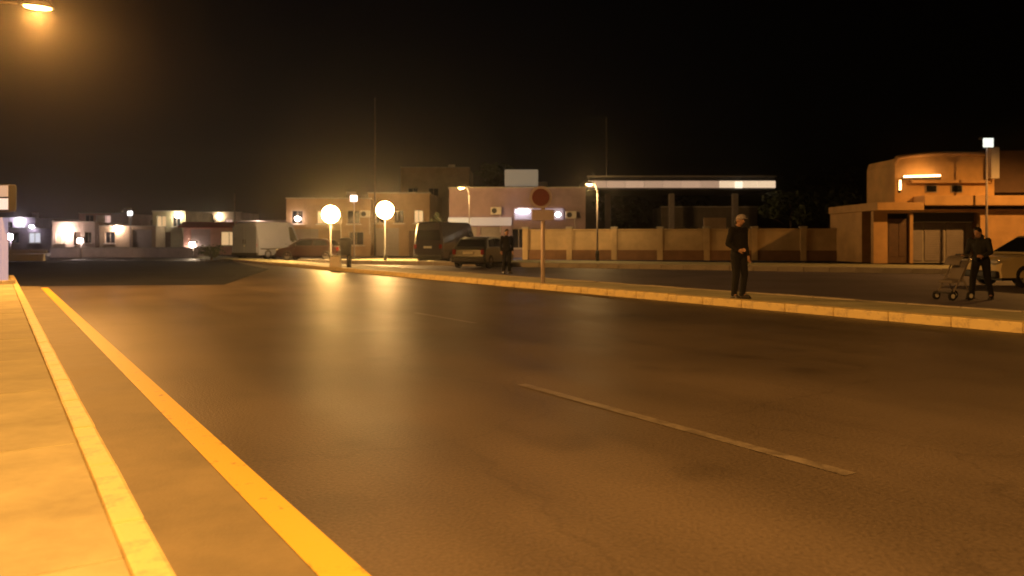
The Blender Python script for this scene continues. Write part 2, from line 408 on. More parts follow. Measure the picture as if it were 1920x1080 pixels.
def shutter_door(t, x0, x1, h):
    b = MB(); n = int(h / 0.12)
    for i in range(n): b.box(((x0 + x1) / 2, .14 + (.012 if i % 2 else 0), (i + .5) * h / n), (x1 - x0 - .01, .05, h / n * 0.96), bevel=.012)
    return b.build('roller_shutter', M['shutter'], t)
def house(px0, px1, Y, ytop, col, label, holes=(), depth=7.0, rz=0.0, roof='flat', name='house', extras=None):
    """flat-roofed or tiled house; holes are (kind, u0, u1, z0, z1), u from 0 to 1 over the front"""
    x0, x1 = at(px0, Y), at(px1, Y); wd = x1 - x0; h = zz(ytop, Y)
    t = empty(name, ((x0 + x1) / 2, Y, -0.02), rz, label, 'building')
    m = plaster('plaster_%s' % '_'.join('%02d' % int(c * 100) for c in col), col)
    hs = [(-wd / 2 + u0 * wd, -wd / 2 + u1 * wd, z0, z1, k) for k, u0, u1, z0, z1 in holes]
    hw = h - (0.0 if roof == 'flat' else min(1.1, h * .25))
    wl = put('wall', wall_mesh(wd, hw, .25, hs, m), t)
    MB().box((-wd / 2 + .12, depth / 2 + .127, hw / 2), (.24, depth - .25, hw - .004)).build('side_wall', m, t)
    MB().box((wd / 2 - .12, depth / 2 + .127, hw / 2), (.24, depth - .25, hw - .004)).build('side_wall', m, t)
    MB().box((0, depth / 2 + .13, .02), (wd - .5, depth - .26, .1)).build('floor', M['concrete'], t)
    MB().box((0, depth + .12, hw / 2), (wd - .004, .24, hw - .002)).build('back_wall', m, t)
    if roof == 'flat':
        MB().box((0, depth / 2 + .14, h - .45), (wd - .49, depth - .26, .2)).build('roof', M['concrete'], t)
        MB().box((0, .09, h + .035), (wd + .12, .36, .09), bevel=.015).build('parapet_coping', M['kerb'], t)
        if extras != 'plain':
            r = MB().tube([(wd * .2, depth * .5, h - .3), (wd * .2, depth * .5, h + .75)], .42, 14).build('water_tank', M['whitewash'], t)
    else:
        b = MB(); e = .3
        b.prism([(-e, hw - .1), (depth / 2, h + .5), (depth + e, hw - .1), (depth + e, hw + .06), (depth / 2, h + .68), (-e, hw + .06)], 'x', -wd / 2 - .2, wd / 2 + .2)
        b.build('roof', M['tile'], t)
    for a, b_, z0, z1, k in hs:
        if k == 'door': door(t, a, b_, z1)
        elif k == 'shutter': shutter_door(t, a, b_, z1)
        else: window(t, a, b_, z0, z1, k)
    return t, wd, h
def air_conditioner(parent, x, z):
    a = MB().box((x, -.2, z), (.8, .3, .55), bevel=.02).build('air_conditioner', M['whitewash'], parent)
    MB().tube([(x - .12, -.352, z), (x - .12, -.362, z)], .2, 18).build('fan_grille', M['darkmetal'], a)
    MB().tube([(x + .3, -.03, z - .25), (x + .32, -.03, z - .9), (x + .32, -.03, z - 1.6)], .025, 6).build('drain_pipe', M['whitewash'], a)
def wall_lamp(parent, x, z, col, strength, size=.16, nm='wl'):
    lm = MB().box((x, -.1, z), (.1, .2, .08), bevel=.01).build('lamp_bracket', M['darkmetal'], parent)
    MB().ball((x, -.26, z), (size, size * .8, size * .8)).build('bulb', emit('wall_lamp_%s' % nm, col, strength), lm)
PINK = (1, .72, .58)
# low houses, far left
t, wd, h = house(8, 98, 82, 428, (.40, .34, .38), 'low grey lilac house at the far left edge of the row', [('dark', .1, .3, 1, 2.1), ('cool', .5, .75, 1.0, 2.1)])
wall_lamp(t, wd * .1, 2.7, (.9, .8, 1), 54, .2, 'a')
t, wd, h = house(98, 178, 78, 416, (.52, .42, .38), 'pale pink house with a bright wall lamp by its left corner', [('door', .5, .66, 0, 2.1), ('warm', .08, .3, 1, 2.1), ('dark', .75, .92, 1, 2.1)])
wall_lamp(t, -wd * .16, zz(435, 78), PINK, 360, .24, 'b')
t, wd, h = house(148, 240, 92, 400, (.42, .25, .20), 'taller reddish house behind the pale pink one', [('dark', .12, .3, 3, 4.2), ('pink', .45, .65, 3, 4.2), ('door', .7, .84, 0, 2.1)])
t, wd, h = house(186, 292, 76, 424, (.36, .27, .18), 'brown house with a dark shuttered front and corner lamp', [('shutter', .58, .93, 0, 2.3), ('dark', .1, .28, 1, 2.1)])
wall_lamp(t, -wd * .17, zz(427, 76), PINK, 270, .22, 'c')
t, wd, h = house(286, 348, 78, 396, (.50, .45, .28), 'narrow cream house with a yellow lit upper window', [('warm', .12, .42, 2.6, 3.7), ('dark', .6, .85, 2.6, 3.7), ('door', .3, .55, 0, 2.1)], extras='plain')
wall_lamp(t, wd * .28, zz(405, 78), (1, .85, .6), 144, .2, 'd')
t, wd, h = house(344, 470, 72, 424, (.44, .27, .22), 'low red brown shop with a red awning', [('shutter', .1, .4, 0, 2.3), ('warm', .55, .8, .8, 2.1)], extras='plain')
aw = MB(); n = 12
for i in range(n): aw.prism([(-1.5, 2.45), (-.02, 2.95), (-.02, 2.9), (-1.5, 2.39)], 'x', -wd / 2 + i * wd / n + .01, -wd / 2 + (i + 1) * wd / n - .01)
aw.build('awning', M['awning'], t)
wall_lamp(t, -wd * .37, zz(466, 72), PINK, 108, .2, 'e')
t, wd, h = house(-30, 66, 108, 408, (.46, .40, .44), 'lilac grey block behind the far left house', [('cool', .2, .34, 2.6, 3.8), ('cool', .66, .8, 2.6, 3.8), ('dark', .42, .56, 2.6, 3.8)])
wall_lamp(t, wd * .2, 3.9, (.9, .8, 1), 140, .3, 'h')
t, wd, h = house(76, 150, 112, 412, (.42, .36, .40), 'distant grey block between the two leftmost houses', [('warm', .15, .3, 2.6, 3.6), ('dark', .45, .6, 2.6, 3.6), ('cool', .7, .86, 2.6, 3.6)], extras='plain')
t, wd, h = house(246, 330, 110, 404, (.44, .40, .30), 'distant cream block behind the brown shuttered house', [('dark', .1, .25, 3, 4), ('warm', .4, .55, 3, 4), ('cool', .7, .85, 3, 4)])
t, wd, h = house(352, 452, 104, 398, (.40, .30, .24), 'distant brown block behind the red awning shop', [('warm', .1, .22, 3, 4), ('dark', .4, .52, 3, 4), ('pink', .7, .84, 3, 4)], extras='plain')
wall_lamp(t, wd * .1, 4.4, (1, .8, .5), 120, .26, 'i')
t, wd, h = house(440, 548, 84, 414, (.44, .36, .34), 'pinkish house behind the white van', [('dark', .1, .25, 1, 2.1), ('warm', .6, .8, 1, 2.1), ('door', .4, .52, 0, 2.1)], extras='plain')
wall_lamp(t, -wd * .1, 2.9, PINK, 110, .22, 'j')
mast_light(20, 440, 56, 'added lilac white fill light on a short mast at the left edge of the low houses', (.9, .8, 1), 60, .4)  # added mast, set forward to brighten the low wall
mast_light(362, 455, 56, 'added warm fill lamp in front of the right end of the low wall', (1, .74, .5), 60, .36)  # added in front of the low wall to light its face
mast_light(152, 448, 56, 'added pinkish fill lamp in front of the middle of the low wall', (1, .76, .66), 50, .34)  # another added fill lamp for the wall front
mast_light(325, 404, 88, 'mast with dim yellow light above the cream house', (1, .85, .55), 6, .4)
# lit houses behind the globe lamps
t, wd, h = house(538, 694, 64, 372, (.34, .23, .14), 'orange lit two storey house behind the left globe lamp', [('dark', .06, .2, 2.6, 3.7), ('warm', .36, .5, 2.6, 3.7), ('dark', .72, .88, 2.6, 3.7), ('shutter', .1, .38, 0, 2.2), ('door', .5, .64, 0, 2.1), ('dark', .74, .92, .9, 2.0)], rz=R(4))
wall_lamp(t, -wd * .36, zz(410, 64), PINK, 45, .22, 'f')
air_conditioner(t, wd * .1, 2.9); air_conditioner(t, wd * .44, 3.4)
t, wd, h = house(690, 806, 66, 362, (.34, .23, .14), 'orange lit house behind the right globe lamp', [('dark', .1, .26, 2.7, 3.8), ('dark', .42, .58, 2.7, 3.8), ('warm', .74, .9, 2.7, 3.8), ('shutter', .12, .5, 0, 2.3), ('door', .66, .82, 0, 2.1)], rz=R(-3), extras='plain')
house(752, 880, 92, 314, (.34, .25, .17), 'tall brown block rising behind the lit houses', [('dark', .1, .25, 6.0, 7.3), ('dark', .4, .55, 6.0, 7.3), ('dark', .7, .85, 6.0, 7.3), ('dark', .1, .25, 3, 4.3), ('warm', .4, .55, 3, 4.3), ('dark', .7, .85, 3, 4.3)], depth=9)
# shop in the middle with a lit sign strip, white tube lamp and roof board
YS = 60.0
t, wd, h = house(842, 1098, YS, 352, (.28, .20, .22), 'pinkish shop with a lit sign strip and a white board on its roof', [('shutter', .05, .2, 0, 2.3), ('shutter', .23, .38, 0, 2.3), ('dark', .46, .56, .7, 2.2), ('door', .6, .68, 0, 2.2), ('dark', .74, .92, .7, 2.2)], depth=9)
def lx(px): return at(px, YS) - at(970, YS)
sg = MB().box((lx(900), -.12, zz(415, YS)), (at(960, YS) - at(842, YS), .18, .62), bevel=.02).build('shop_sign', emit('sign_strip', (1, .72, .55), .32), t)
MB().box((lx(862), -.24, zz(415, YS)), (1.7, .04, .5)).build('sign_panel', emit('sign_strip_bright', (1, .82, .55), .45), sg)
MB().box((lx(1010), -.14, zz(401, YS)), (at(1058, YS) - at(966, YS), .2, .85), bevel=.02).build('shop_sign', emit('lilac_sign', (.86, .62, .84), .24), t)
tb = MB().box((lx(985), -.28, zz(391, YS)), (1.1, .1, .14)).build('tube_lamp_batten', M['whitewash'], t)
MB().tube([(lx(968), -.36, zz(396, YS)), (lx(992), -.36, zz(396, YS))], .09, 10).build('tube_lamp', emit('fluorescent', (.92, .82, 1), 30), tb)
wall_lamp(t, lx(1046), zz(402, YS), (1, .8, .75), 22, .2, 'g')
rb = MB().box((lx(978), 1.2, zz(331, YS)), (at(1010, YS) - at(946, YS), .14, 1.3), bevel=.02).build('roof_board', emit('roof_board', (.9, .82, .66), .11), t)
for q in (-.9, .9): MB().tube([(lx(978) + q, 1.35, h - .4), (lx(978) + q, 1.35, zz(318, YS))], .05, 8).build('board_leg', M['darkmetal'], rb)

# ------------------------------------------------------------------ long lit canopy with columns
air_conditioner(t, lx(1070), 3.2); air_conditioner(t, lx(930), 3.5)
YC = 60.5
xa, xb = at(1102, YC), at(1455, YC); cw = xb - xa; z0, z1 = zz(357, YC), zz(331, YC)
t = empty('canopy', ((xa + xb) / 2, YC, 0), 0, 'long flat canopy with a pale lit fascia behind the boundary wall', 'canopy')
MB().box((0, 4.2, (z0 + z1) / 2), (cw - .1, 8, z1 - z0 - .08)).build('deck', M['darkmetal'], t)
for x in (-cw * .36, 0, cw * .36):
    MB().box((x, 4, z0 / 2), (.45, .45, z0 - .02), bevel=.03).build('column', M['post'], t)
n = 10
for i in range(n):
    e = emit('fascia_bright', (1, .72, .46), .85) if i >= 7 else emit('fascia_dim_%d' % (i % 3), (1, .62, .40), (.38 + .04 * (i % 3)))
    MB().box((-cw / 2 + (i + .5) * cw / n, .1, (z0 + z1) / 2 - .06), (cw / n - .03, .12, (z1 - z0) * .5), bevel=.015).build('fascia_panel', e, t)
MB().box((0, .1, z1 + .02), (cw + .1, .2, .1)).build('fascia_trim', M['steel'], t)
MB().box((at(1385, YC) - (xa + xb) / 2, -.03, (z0 + z1) / 2 - .1), (.55, .16, .5), bevel=.03).build('floodlight', emit('fascia_flood', (1, .84, .62), 1.3), t)
# kiosk in the dark below it
house(1240, 1420, 66, 388, (.16, .13, .11), 'dark kiosk below the long canopy', [('dark', .1, .4, .9, 2.4), ('dark', .5, .7, .9, 2.4), ('door', .8, .9, 0, 2.2)], depth=4, extras='plain')

# ------------------------------------------------------------------ boundary wall
YW = 46.5
wa, wb = at(985, YW + 2.5), at(1600, YW - 1)
t = empty('boundary_wall', (wa, YW + 2.5, 0.1), math.atan2(-3.5, wb - wa), 'long low plastered boundary wall lit orange, behind the standing person', 'wall')
L_ = math.hypot(wb - wa, 3.5); n = 7; pw = L_ / n; hw = 1.78
wm = plaster('wall_plaster', (.52, .38, .21))
for i in range(n):
    MB().box(((i + .5) * pw, .1, .6 + (hw - .6) / 2), (pw - .34, .16, hw - .6)).build('wall_panel', wm, t)
    MB().box(((i + .5) * pw, .09, .3), (pw - .34, .24, .6), bevel=.01).build('plinth', mat('plinth', (.22, .12, .06), .85, .2, 2), t)
    MB().box(((i + .5) * pw, .1, hw + .04), (pw - .36, .3, .08), bevel=.015).build('coping', wm, t)
for i in range(n + 1):
    p = MB().box((i * pw, .1, hw / 2 + .06), (.34, .34, hw + .12), bevel=.015).build('pillar', wm, t)
    MB().box((i * pw, .1, hw + .17), (.44, .44, .1), bevel=.02).build('pillar_cap', M['kerb'], p)
# notice board above the wall, left of the standing person
t = empty('notice_board', (at(1342, 48), 48.2, 0.1), 0, 'pale brown board on legs showing above the wall beside the standing person', 'board')
MB().box((0, 0, zz(420, 48) - .1), (1.35, .08, .75), bevel=.02).build('board', plaster('board_tan', (.40, .30, .22)), t)
for x in (-.5, .5): MB().tube([(x, .08, 0), (x, .08, zz(412, 48) - .1)], .04, 8).build('leg', M['steel'], t)

# ------------------------------------------------------------------ orange building with the rounded upper storey, right
YB = 41.0
x0, x1 = at(1638, YB), at(1975, YB); wd = x1 - x0; cx = (x0 + x1) / 2
t = empty('orange_building', (cx, YB, 0.1), 0, 'orange plastered building with floodlit rounded upper storey at right', 'building')
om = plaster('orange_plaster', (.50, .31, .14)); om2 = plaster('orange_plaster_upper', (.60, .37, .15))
def bx(px): return at(px, YB) - cx
hl = zz(392, YB) - .1
holes = [(bx(1664), bx(1706), 0, zz(400, YB) - .1), (bx(1712), bx(1838), 0, zz(398, YB) - .1)]
put('wall', wall_mesh(wd, hl, .3, holes, om), t)
dd = MB().box(((bx(1664) + bx(1706)) / 2, .2, 1.15), (bx(1706) - bx(1664) - .02, .07, 2.28)).build('door', M['door'], t)
for k in (-1, 1): MB().box(((bx(1664) + bx(1706)) / 2 + k * .26, .155, 1.2), (.36, .03, 1.7), bevel=.01).build('door_panel', M['door'], dd)
s_ = MB().box(((bx(1664) + bx(1706)) / 2, .22, 2.5), (bx(1706) - bx(1664) - .02, .03, .42)).build('fanlight', M['glass'], t)
# recessed porch with three grey shutters and a dark lintel
MB().box(((bx(1712) + bx(1838)) / 2, 1.3, hl / 2), (bx(1838) - bx(1712) + .6, .12, hl)).build('porch_wall', M['kerb'], t)
pwid = (bx(1838) - bx(1712)) / 3
for i in range(3):
    sh = MB(); nn = 17
    for j in range(nn): sh.box((bx(1712) + (i + .5) * pwid, 1.2 + (.014 if j % 2 else 0), .1 + (j + .5) * .118), (pwid - .1, .05, .112), bevel=.012)
    sh.build('roller_shutter', M['shutter'], t)
MB().box(((bx(1712) + bx(1838)) / 2, .6, hl - .42), (bx(1838) - bx(1712) - .02, .1, .5)).build('lintel_blind', M['darkmetal'], t)
MB().box((bx(1775), .9, hl - .05), (bx(1838) - bx(1712) - .02, 1.1, .08)).build('porch_ceiling', M['darkmetal'], t)
MB().box((0, 3.5, hl / 2), (wd - .01, 4.2, hl - .02)).build('back_rooms', om, t)
# eave slab, stepping up to the right
MB().box(((bx(1630) + bx(1716)) / 2, 2.2, zz(388, YB) - .1), (bx(1716) - bx(1630), 6.2, .40), bevel=.03).build('eave', om, t)
MB().box(((bx(1718) + bx(1966)) / 2, -.2, zz(377, YB) - .1), (bx(1966) - bx(1718) - .02, 1.2, .5), bevel=.03).build('eave', om, t)
# rounded upper storey
xl, xr = bx(1684), bx(1872); zb = zz(384, YB) - .1; zt = zz(284, YB) - .1
poly = [(xl, zb)] + [(xl, zz(309, YB) - .1)]
for k in range(0, 13):
    u = k / 12; xx = xl + (xr - xl) * (.02 + u * .98)
    py = 302 - 14 * math.sin(math.pi * min(1, .10 + u * .72)) ** .7
    poly.append((xx, zz(py, YB) - .1))
poly += [(xr, zb)]
b = MB(); b.prism(poly, 'y', .35, 3.6); b.build('upper_storey', om2, t)
rim_pts = [(p[0], .33, p[1] + .05) for p in poly[1:-1]]
MB().tube(rim_pts, .11, 8).build('arched_rim', om, t)
MB().box(((xl + xr) / 2 + .2, .18, zz(340, YB) - .1), ((xr - xl) * .78, .3, .16), bevel=.02).build('string_course', om, t)
for px in (1752, 1800):
    wq = MB().box((bx(px), .33, zz(353, YB) - .1), (.62, .05, .42)).build('window', M['frame'], t); MB().box((bx(px), .3, zz(353, YB) - .1), (.5, .03, .32)).build('pane', M['glass'], wq)
# strip lamps on the string course and the corner wash the upper wall
for (pa, ya), (pb_, yb), pwr in (((1694, 333), (1762, 331), 16), ((1687, 340), (1687, 358), 4)):
    a_ = Vector((bx(pa), -.02, zz(ya, YB) - .1)); b_ = Vector((bx(pb_), -.02, zz(yb, YB) - .1))
    fl = MB().box((a_ + b_) / 2 + Vector((0, .06, -.05)), (abs(b_.x - a_.x) + .12, .1, abs(b_.z - a_.z) + .1), bevel=.02).build('lamp_strip_housing', M['darkmetal'], t)
    MB().tube([a_ + Vector((0, -.03, .05)), b_ + Vector((0, -.03, .05))], .05, 8).build('lamp_strip', emit('lamp_strip', (1, .52, .2), 12), fl)
    bulb(t, (a_ + b_) / 2 + Vector((0, -.12, .2)), pwr, SODIUM, .3)
MB().box((bx(1861), .0, zz(306, YB) - .1), (.42, .5, 1.6), bevel=.02).build('chimney', M['whitewash'], t)
MB().box((bx(1920), 3.2, zz(318, YB) - .1), (bx(1980) - bx(1868), 4, 2.2)).build('upper_wing', plaster('brown_plaster', (.22, .14, .09)), t)

# ------------------------------------------------------------------ low wall, far left, with white plank barrier
t = empty('low_wall', (at(250, 60), 60, 0), R(1.5), 'low pale wall in front of the far left houses', 'wall')
lw = at(400, 60) - at(96, 60)
for i in range(6): MB().box((-lw / 2 + (i + .5) * lw / 6, 0, .34), (lw / 6 - .02, .2, .68), bevel=.01).build('wall_panel', plaster('low_wall_plaster', (.48, .40, .38)), t)
MB().box((0, 0, .72), (lw + .1, .32, .08), bevel=.012).build('coping', M['kerb'], t)
t = empty('road_barrier', (at(42, 47), 47, 0), 0, 'white plank barrier at the left edge beyond the dark asphalt', 'barrier')
MB().box((0, 0, .28), (2.6, .3, .42), bevel=.04, taper=(1, .5)).build('block', M['whitewash'], t)
MB().box((0, -.02, .62), (2.9, .06, .22), bevel=.01).build('plank', M['whitewash'], t)
for x in (-1.1, 1.1): MB().box((x, .02, .5), (.08, .08, .5)).build('upright', M['steel'], t)

# ------------------------------------------------------------------ left edge: pillar sign by the lamp post
YT = 21.5
t = empty('pillar_sign', (at(2, YT), YT, 0.1), R(-12), 'pale lilac lit column with an illuminated sign box at the left edge', 'sign')
MB().box((0, 0, .9), (.26, .22, 1.8), bevel=.02).build('pillar', emit('lit_column', (.72, .62, .88), .36), t)
sb = MB().box((.02, 0, zz(372, YT) - .1), (.72, .24, .74), bevel=.03).build('sign_box', M['darkmetal'], t)
MB().box((.02, -.125, zz(383, YT) - .1), (.64, .02, .30)).build('sign_face', emit('sign_face', (1, .80, .74), .8), sb)
MB().box((.02, -.125, zz(359, YT) - .1), (.64, .02, .30)).build('sign_face', emit('sign_face_dim', (.85, .66, .6), .32), sb)
MB().box((0, 0, .06), (.5, .45, .12), bevel=.02).build('foot', M['kerb'], t)

# ------------------------------------------------------------------ road sign on the island
YR = 22.2
t = empty('road_sign', (at(1018, YR), YR, 0.11), R(-3), 'slim pale post with round dark red sign above a small pale plate', 'road sign')
MB().tube([(0, 0, 0), (0, 0, zz(352, YR) - .1)], .055, 12).build('post', mat('pale_post', (.68, .58, .62), .5, .1, 4), t)
bd = MB().tube([(-.06, -.075, zz(371, YR) - .1), (-.06, -.095, zz(371, YR) - .1)], .31, 32).build('disc', M['lilac'], t)
MB().tube([(-.06, -.096, zz(371, YR) - .1), (-.06, -.102, zz(371, YR) - .1)], .24, 32).build('red_face', M['red'], bd)
MB().box((0, -.08, zz(404, YR) - .1), (.62, .02, .3), bevel=.008).build('supplementary_plate', M['lilac'], t)
for z in (-.5, 0): MB().box((0, -.06, zz(373, YR) - .1 + z), (.2, .03, .05)).build('bracket', M['steel'], t)

# ------------------------------------------------------------------ litter bin and white block at the end of the island
YL = 35.0
t = empty('litter_bin', (at(651, YL), YL, 0.1), 0, 'dark litter bin on a post at the end of the kerb', 'bin')
MB().tube([(.08, 0, 0), (.08, 0, .65)], .1, 10).build('post', M['darkmetal'], t)
MB().tube([(-.06, 0, .55), (-.06, 0, 1.2)], [.22, .27], 18).build('bucket', M['plastic'], t)
MB().tube([(-.06, 0, 1.2), (-.06, 0, 1.27), (-.06, 0, 1.31)], [.29, .28, .12], 18).build('lid', M['darkmetal'], t)
t = empty('concrete_block', (at(629, YL - .2), YL - .2, 0.1), R(8), 'short white painted block beside the litter bin', 'bollard')
MB().box((0, 0, .24), (.5, .42, .48), bevel=.04, taper=(.86, .86)).build('block', M['whitewash'], t)
MB().box((0, 0, .5), (.4, .34, .05), bevel=.015).build('cap', M['kerb'], t)

# ------------------------------------------------------------------ vehicles
def wheel(parent, x, y, r, wd=.2):
    a = MB(); n = 22
    prof = [(r * .62, -wd / 2), (r * .93, -wd / 2), (r, -wd * .32), (r, wd * .32), (r * .93, wd / 2), (r * .62, wd / 2)]
    rings = [[a.bm.verts.new((x + q * math.cos(2 * math.pi * k / n), y + d_, r + q * math.sin(2 * math.pi * k / n))) for k in range(n)] for q, d_ in prof]
    for i in range(len(prof)):
        A, B = rings[i], rings[(i + 1) % len(prof)]
        for k in range(n): a.bm.faces.new((A[k], A[(k + 1) % n], B[(k + 1) % n], B[k])).smooth = True
    o = a.build('wheel', M['tyre'], parent)
    b = MB(); b.tube([(x, y - wd * .36, r), (x, y + wd * .36, r)], r * .63, 20)
    for k in range(5):
        an = 2 * math.pi * k / 5
        for sd in (-1, 1): b.box((x + math.cos(an) * r * .33, y + sd * wd * .4, r + math.sin(an) * r * .33), (r * .5, .02, .05), Matrix.Rotation(-an, 3, 'Y'))
    b.build('rim', M['rim'], o)
def vehicle(name, loc, rz, paint, label, prof, belt, L, W, cab, roofz, wheels, wr, side_glass, front_glass=None, rear_glass=None, cat='car', group='parked cars'):
    """prof: lower-body outline (x,z), x forward; cab: greenhouse outline (x,z) above the belt"""
    t = empty(name, loc, rz, label, cat, group)
    def shell(poly, w0, w1, zlo, zhi, inset=.0):
        b = MB(); rows = []
        for fy in (-1, -.86, .86, 1):
            edge = abs(fy) == 1
            row = []
            for x, z in poly:
                ww = w0 + (w1 - w0) * max(0, min(1, (z - zlo) / max(.01, zhi - zlo)))
                q = .97 if edge else 1.0
                cz_ = (zlo + zhi) / 2
                row.append(b.bm.verts.new((x * (q if edge else 1), fy * ww / 2, cz_ + (z - cz_) * (q if edge else 1))))
            rows.append(row)
        n_ = len(poly)
        for A, B in zip(rows, rows[1:]):
            for k in range(n_): b.bm.faces.new((A[k], A[(k + 1) % n_], B[(k + 1) % n_], B[k]))
        b.bm.faces.new(rows[0][::-1]); b.bm.faces.new(rows[-1])
        return b
    bd_ = shell(prof, W, W * .95, .2, belt).build('body', paint, t)
    cb = shell(cab, W * .93, W * .74, belt, roofz)
    cbo = cb.build('cabin', paint, t)
    def ywid(z): return (W * .93 + (W * .74 - W * .93) * max(0, min(1, (z - belt) / (roofz - belt)))) / 2
    for sd in (-1, 1):
        for poly in side_glass:
            b = MB(); vs = [b.bm.verts.new((x, sd * (ywid(z) + .008), z)) for x, z in poly]; b.bm.faces.new(vs)
            r_ = bmesh.ops.extrude_face_region(b.bm, geom=b.bm.faces[:]); 
            for v in [e for e in r_['geom'] if isinstance(e, bmesh.types.BMVert)]: v.co.y -= sd * .03
            b.build('side_window', M['glass'], cbo)
    for nm, g in (('windscreen', front_glass), ('rear_window', rear_glass)):
        if not g: continue
        (xa_, za), (xb_, zb_) = g; sx = 1 if nm == 'windscreen' else -1
        b = MB()
        for off in (.012, -.03):
            b.quad([(xa_ + sx * off, -ywid(za) * .88, za), (xa_ + sx * off, ywid(za) * .88, za), (xb_ + sx * off, ywid(zb_) * .86, zb_), (xb_ + sx * off, -ywid(zb_) * .86, zb_)])
        b.build(nm, M['glass'], cbo)
    for x in wheels:
        for sd in (-1, 1): wheel(t, x, sd * (W / 2 - .1), wr)
    xf = max(p[0] for p in prof); xr_ = min(p[0] for p in prof)
    for sd in (-1, 1):
        MB().ball((xf - .06, sd * W * .36, belt - .27), (.1, .17, .085)).build('headlight', M['clearglass'], t)
        MB().box((xr_ + .03, sd * W * .4, belt - .2), (.1, .16, .24), bevel=.02).build('tail_light', M['redglass'], t)
        mo = MB().box((cab[1][0] if False else xf - L * .33, sd * (W / 2 + .07), belt + .06), (.1, .18, .12), bevel=.03).build('mirror', M['plastic'], t)
        MB().box((xf - L * .45, sd * (W * .487), belt - .12), (.16, .035, .03), bevel=.008).build('door_handle', M['plastic'], t)
    MB().box((xf - .04, 0, .36), (.2, W * .93, .2), bevel=.05).build('bumper', M['plastic'], t)
    MB().box((xr_ + .04, 0, .38), (.2, W * .93, .2), bevel=.05).build('bumper', M['plastic'], t)
    MB().box((xr_ - .012, 0, belt - .24), (.02, .5, .11)).build('number_plate', M['plate'], t)
    MB().box((0, 0, .27), (L * .9, W * .8, .16)).build('underbody', M['plastic'], t)
    return t
def sedan(name, loc, rz, paint, label, L=4.2, hh=1.45):
    h2 = L / 2; k = hh / 1.45
    prof = [(-h2, .28), (-h2 - .02, .55), (-h2 + .04, .86 * k), (-h2 + .2, .93 * k), (-.2, .95 * k), (.9, .93 * k), (h2 - .45, .82 * k), (h2 - .06, .68), (h2, .5), (h2 - .04, .26)]
    cab = [(-h2 + .22, .90 * k), (-h2 + .62, 1.34 * k), (-.9, 1.43 * k), (-.1, hh), (.45, 1.40 * k), (1.25, .90 * k)]
    sg_ = [[(-h2 + .62, .98 * k), (-h2 + .82, 1.30 * k), (-.42, 1.37 * k), (-.42, .98 * k)], [(-.34, .98 * k), (-.34, 1.37 * k), (.36, 1.34 * k), (.92, .98 * k)]]
    return vehicle(name, loc, rz, paint, label, prof, .95 * k, L, 1.72, cab, hh, (-h2 + .72, h2 - .78), .31, sg_, ((1.16, .96 * k), (.52, 1.36 * k)), ((-h2 + .30, .99 * k), (-h2 + .58, 1.30 * k)))
def van(name, loc, rz, paint, label, L=5.0, hh=2.4, W=1.95, rear=True):
    h2 = L / 2
    prof = [(-h2, .3), (-h2 - .02, .6), (-h2, 1.15), (1.2, 1.15), (h2 - .75, 1.1), (h2 - .1, .9), (h2, .6), (h2 - .03, .28)]
    cab = [(-h2 + .01, 1.12), (-h2 + .05, hh - .1), (-h2 + .2, hh), (.95, hh), (1.25, hh - .12), (h2 - .75, 1.1)]
    sg_ = [[(.75, 1.25), (.75, hh - .3), (1.1, hh - .32), (1.5, 1.25)]]
    t = vehicle(name, loc, rz, paint, label, prof, 1.15, L, W, cab, hh, (-h2 + .9, h2 - .9), .34, sg_, ((1.72, 1.2), (1.28, hh - .22)), ((-h2 + .02, 1.3), (-h2 + .04, hh - .45)) if rear else None, 'van', 'parked vans')
    if not rear:
        for q in (-1, 1):
            dr = MB().box((-h2 - .03, q * W * .225, 1.25), (.03, W * .42, 1.9), bevel=.01).build('rear_door', paint, t)
            MB().box((-h2 - .055, q * .08, 1.2), (.03, .04, .3)).build('handle', M['plastic'], dr)
    for sd in (-1, 1): MB().box((-.9, sd * (W / 2 - .01), .72), (L * .55, .03, .08), bevel=.01).build('side_moulding', M['plastic'], t)
    return t
def paint(name, c, r=.3): return mat(name, c, r, .06, 2, coat=.5)
sedan('parked_car', (at(1868, 22.6) + 1.5, 22.6, 0), R(184), paint('paint_yellow', (.78, .64, .36)), 'pale yellow car at the right edge behind the person with the pushchair', 4.2, 1.47)
van('parked_van', (at(838, 44), 45.5, 0), R(66), paint('paint_plum', (.018, .011, .022)), 'dark plum van parked left of the grey green car', 4.8, 2.3)
sedan('parked_car', (at(905, 37), 38.3, 0), R(72), paint('paint_greygreen', (.045, .055, .045)), 'dark grey green car seen from behind, beside the dark van', 4.1, 1.46)
van('parked_van', (at(497, 53), 54.2, 0), R(66), paint('paint_white', (.20, .22, .32)), 'white van parked in front of the far houses', 4.9, 2.5, 2.3, False)
sedan('parked_car', (at(578, 51), 51.5, 0), R(176), paint('paint_maroon', (.018, .006, .007)), 'maroon car parked right of the white van', 4.0, 1.42)

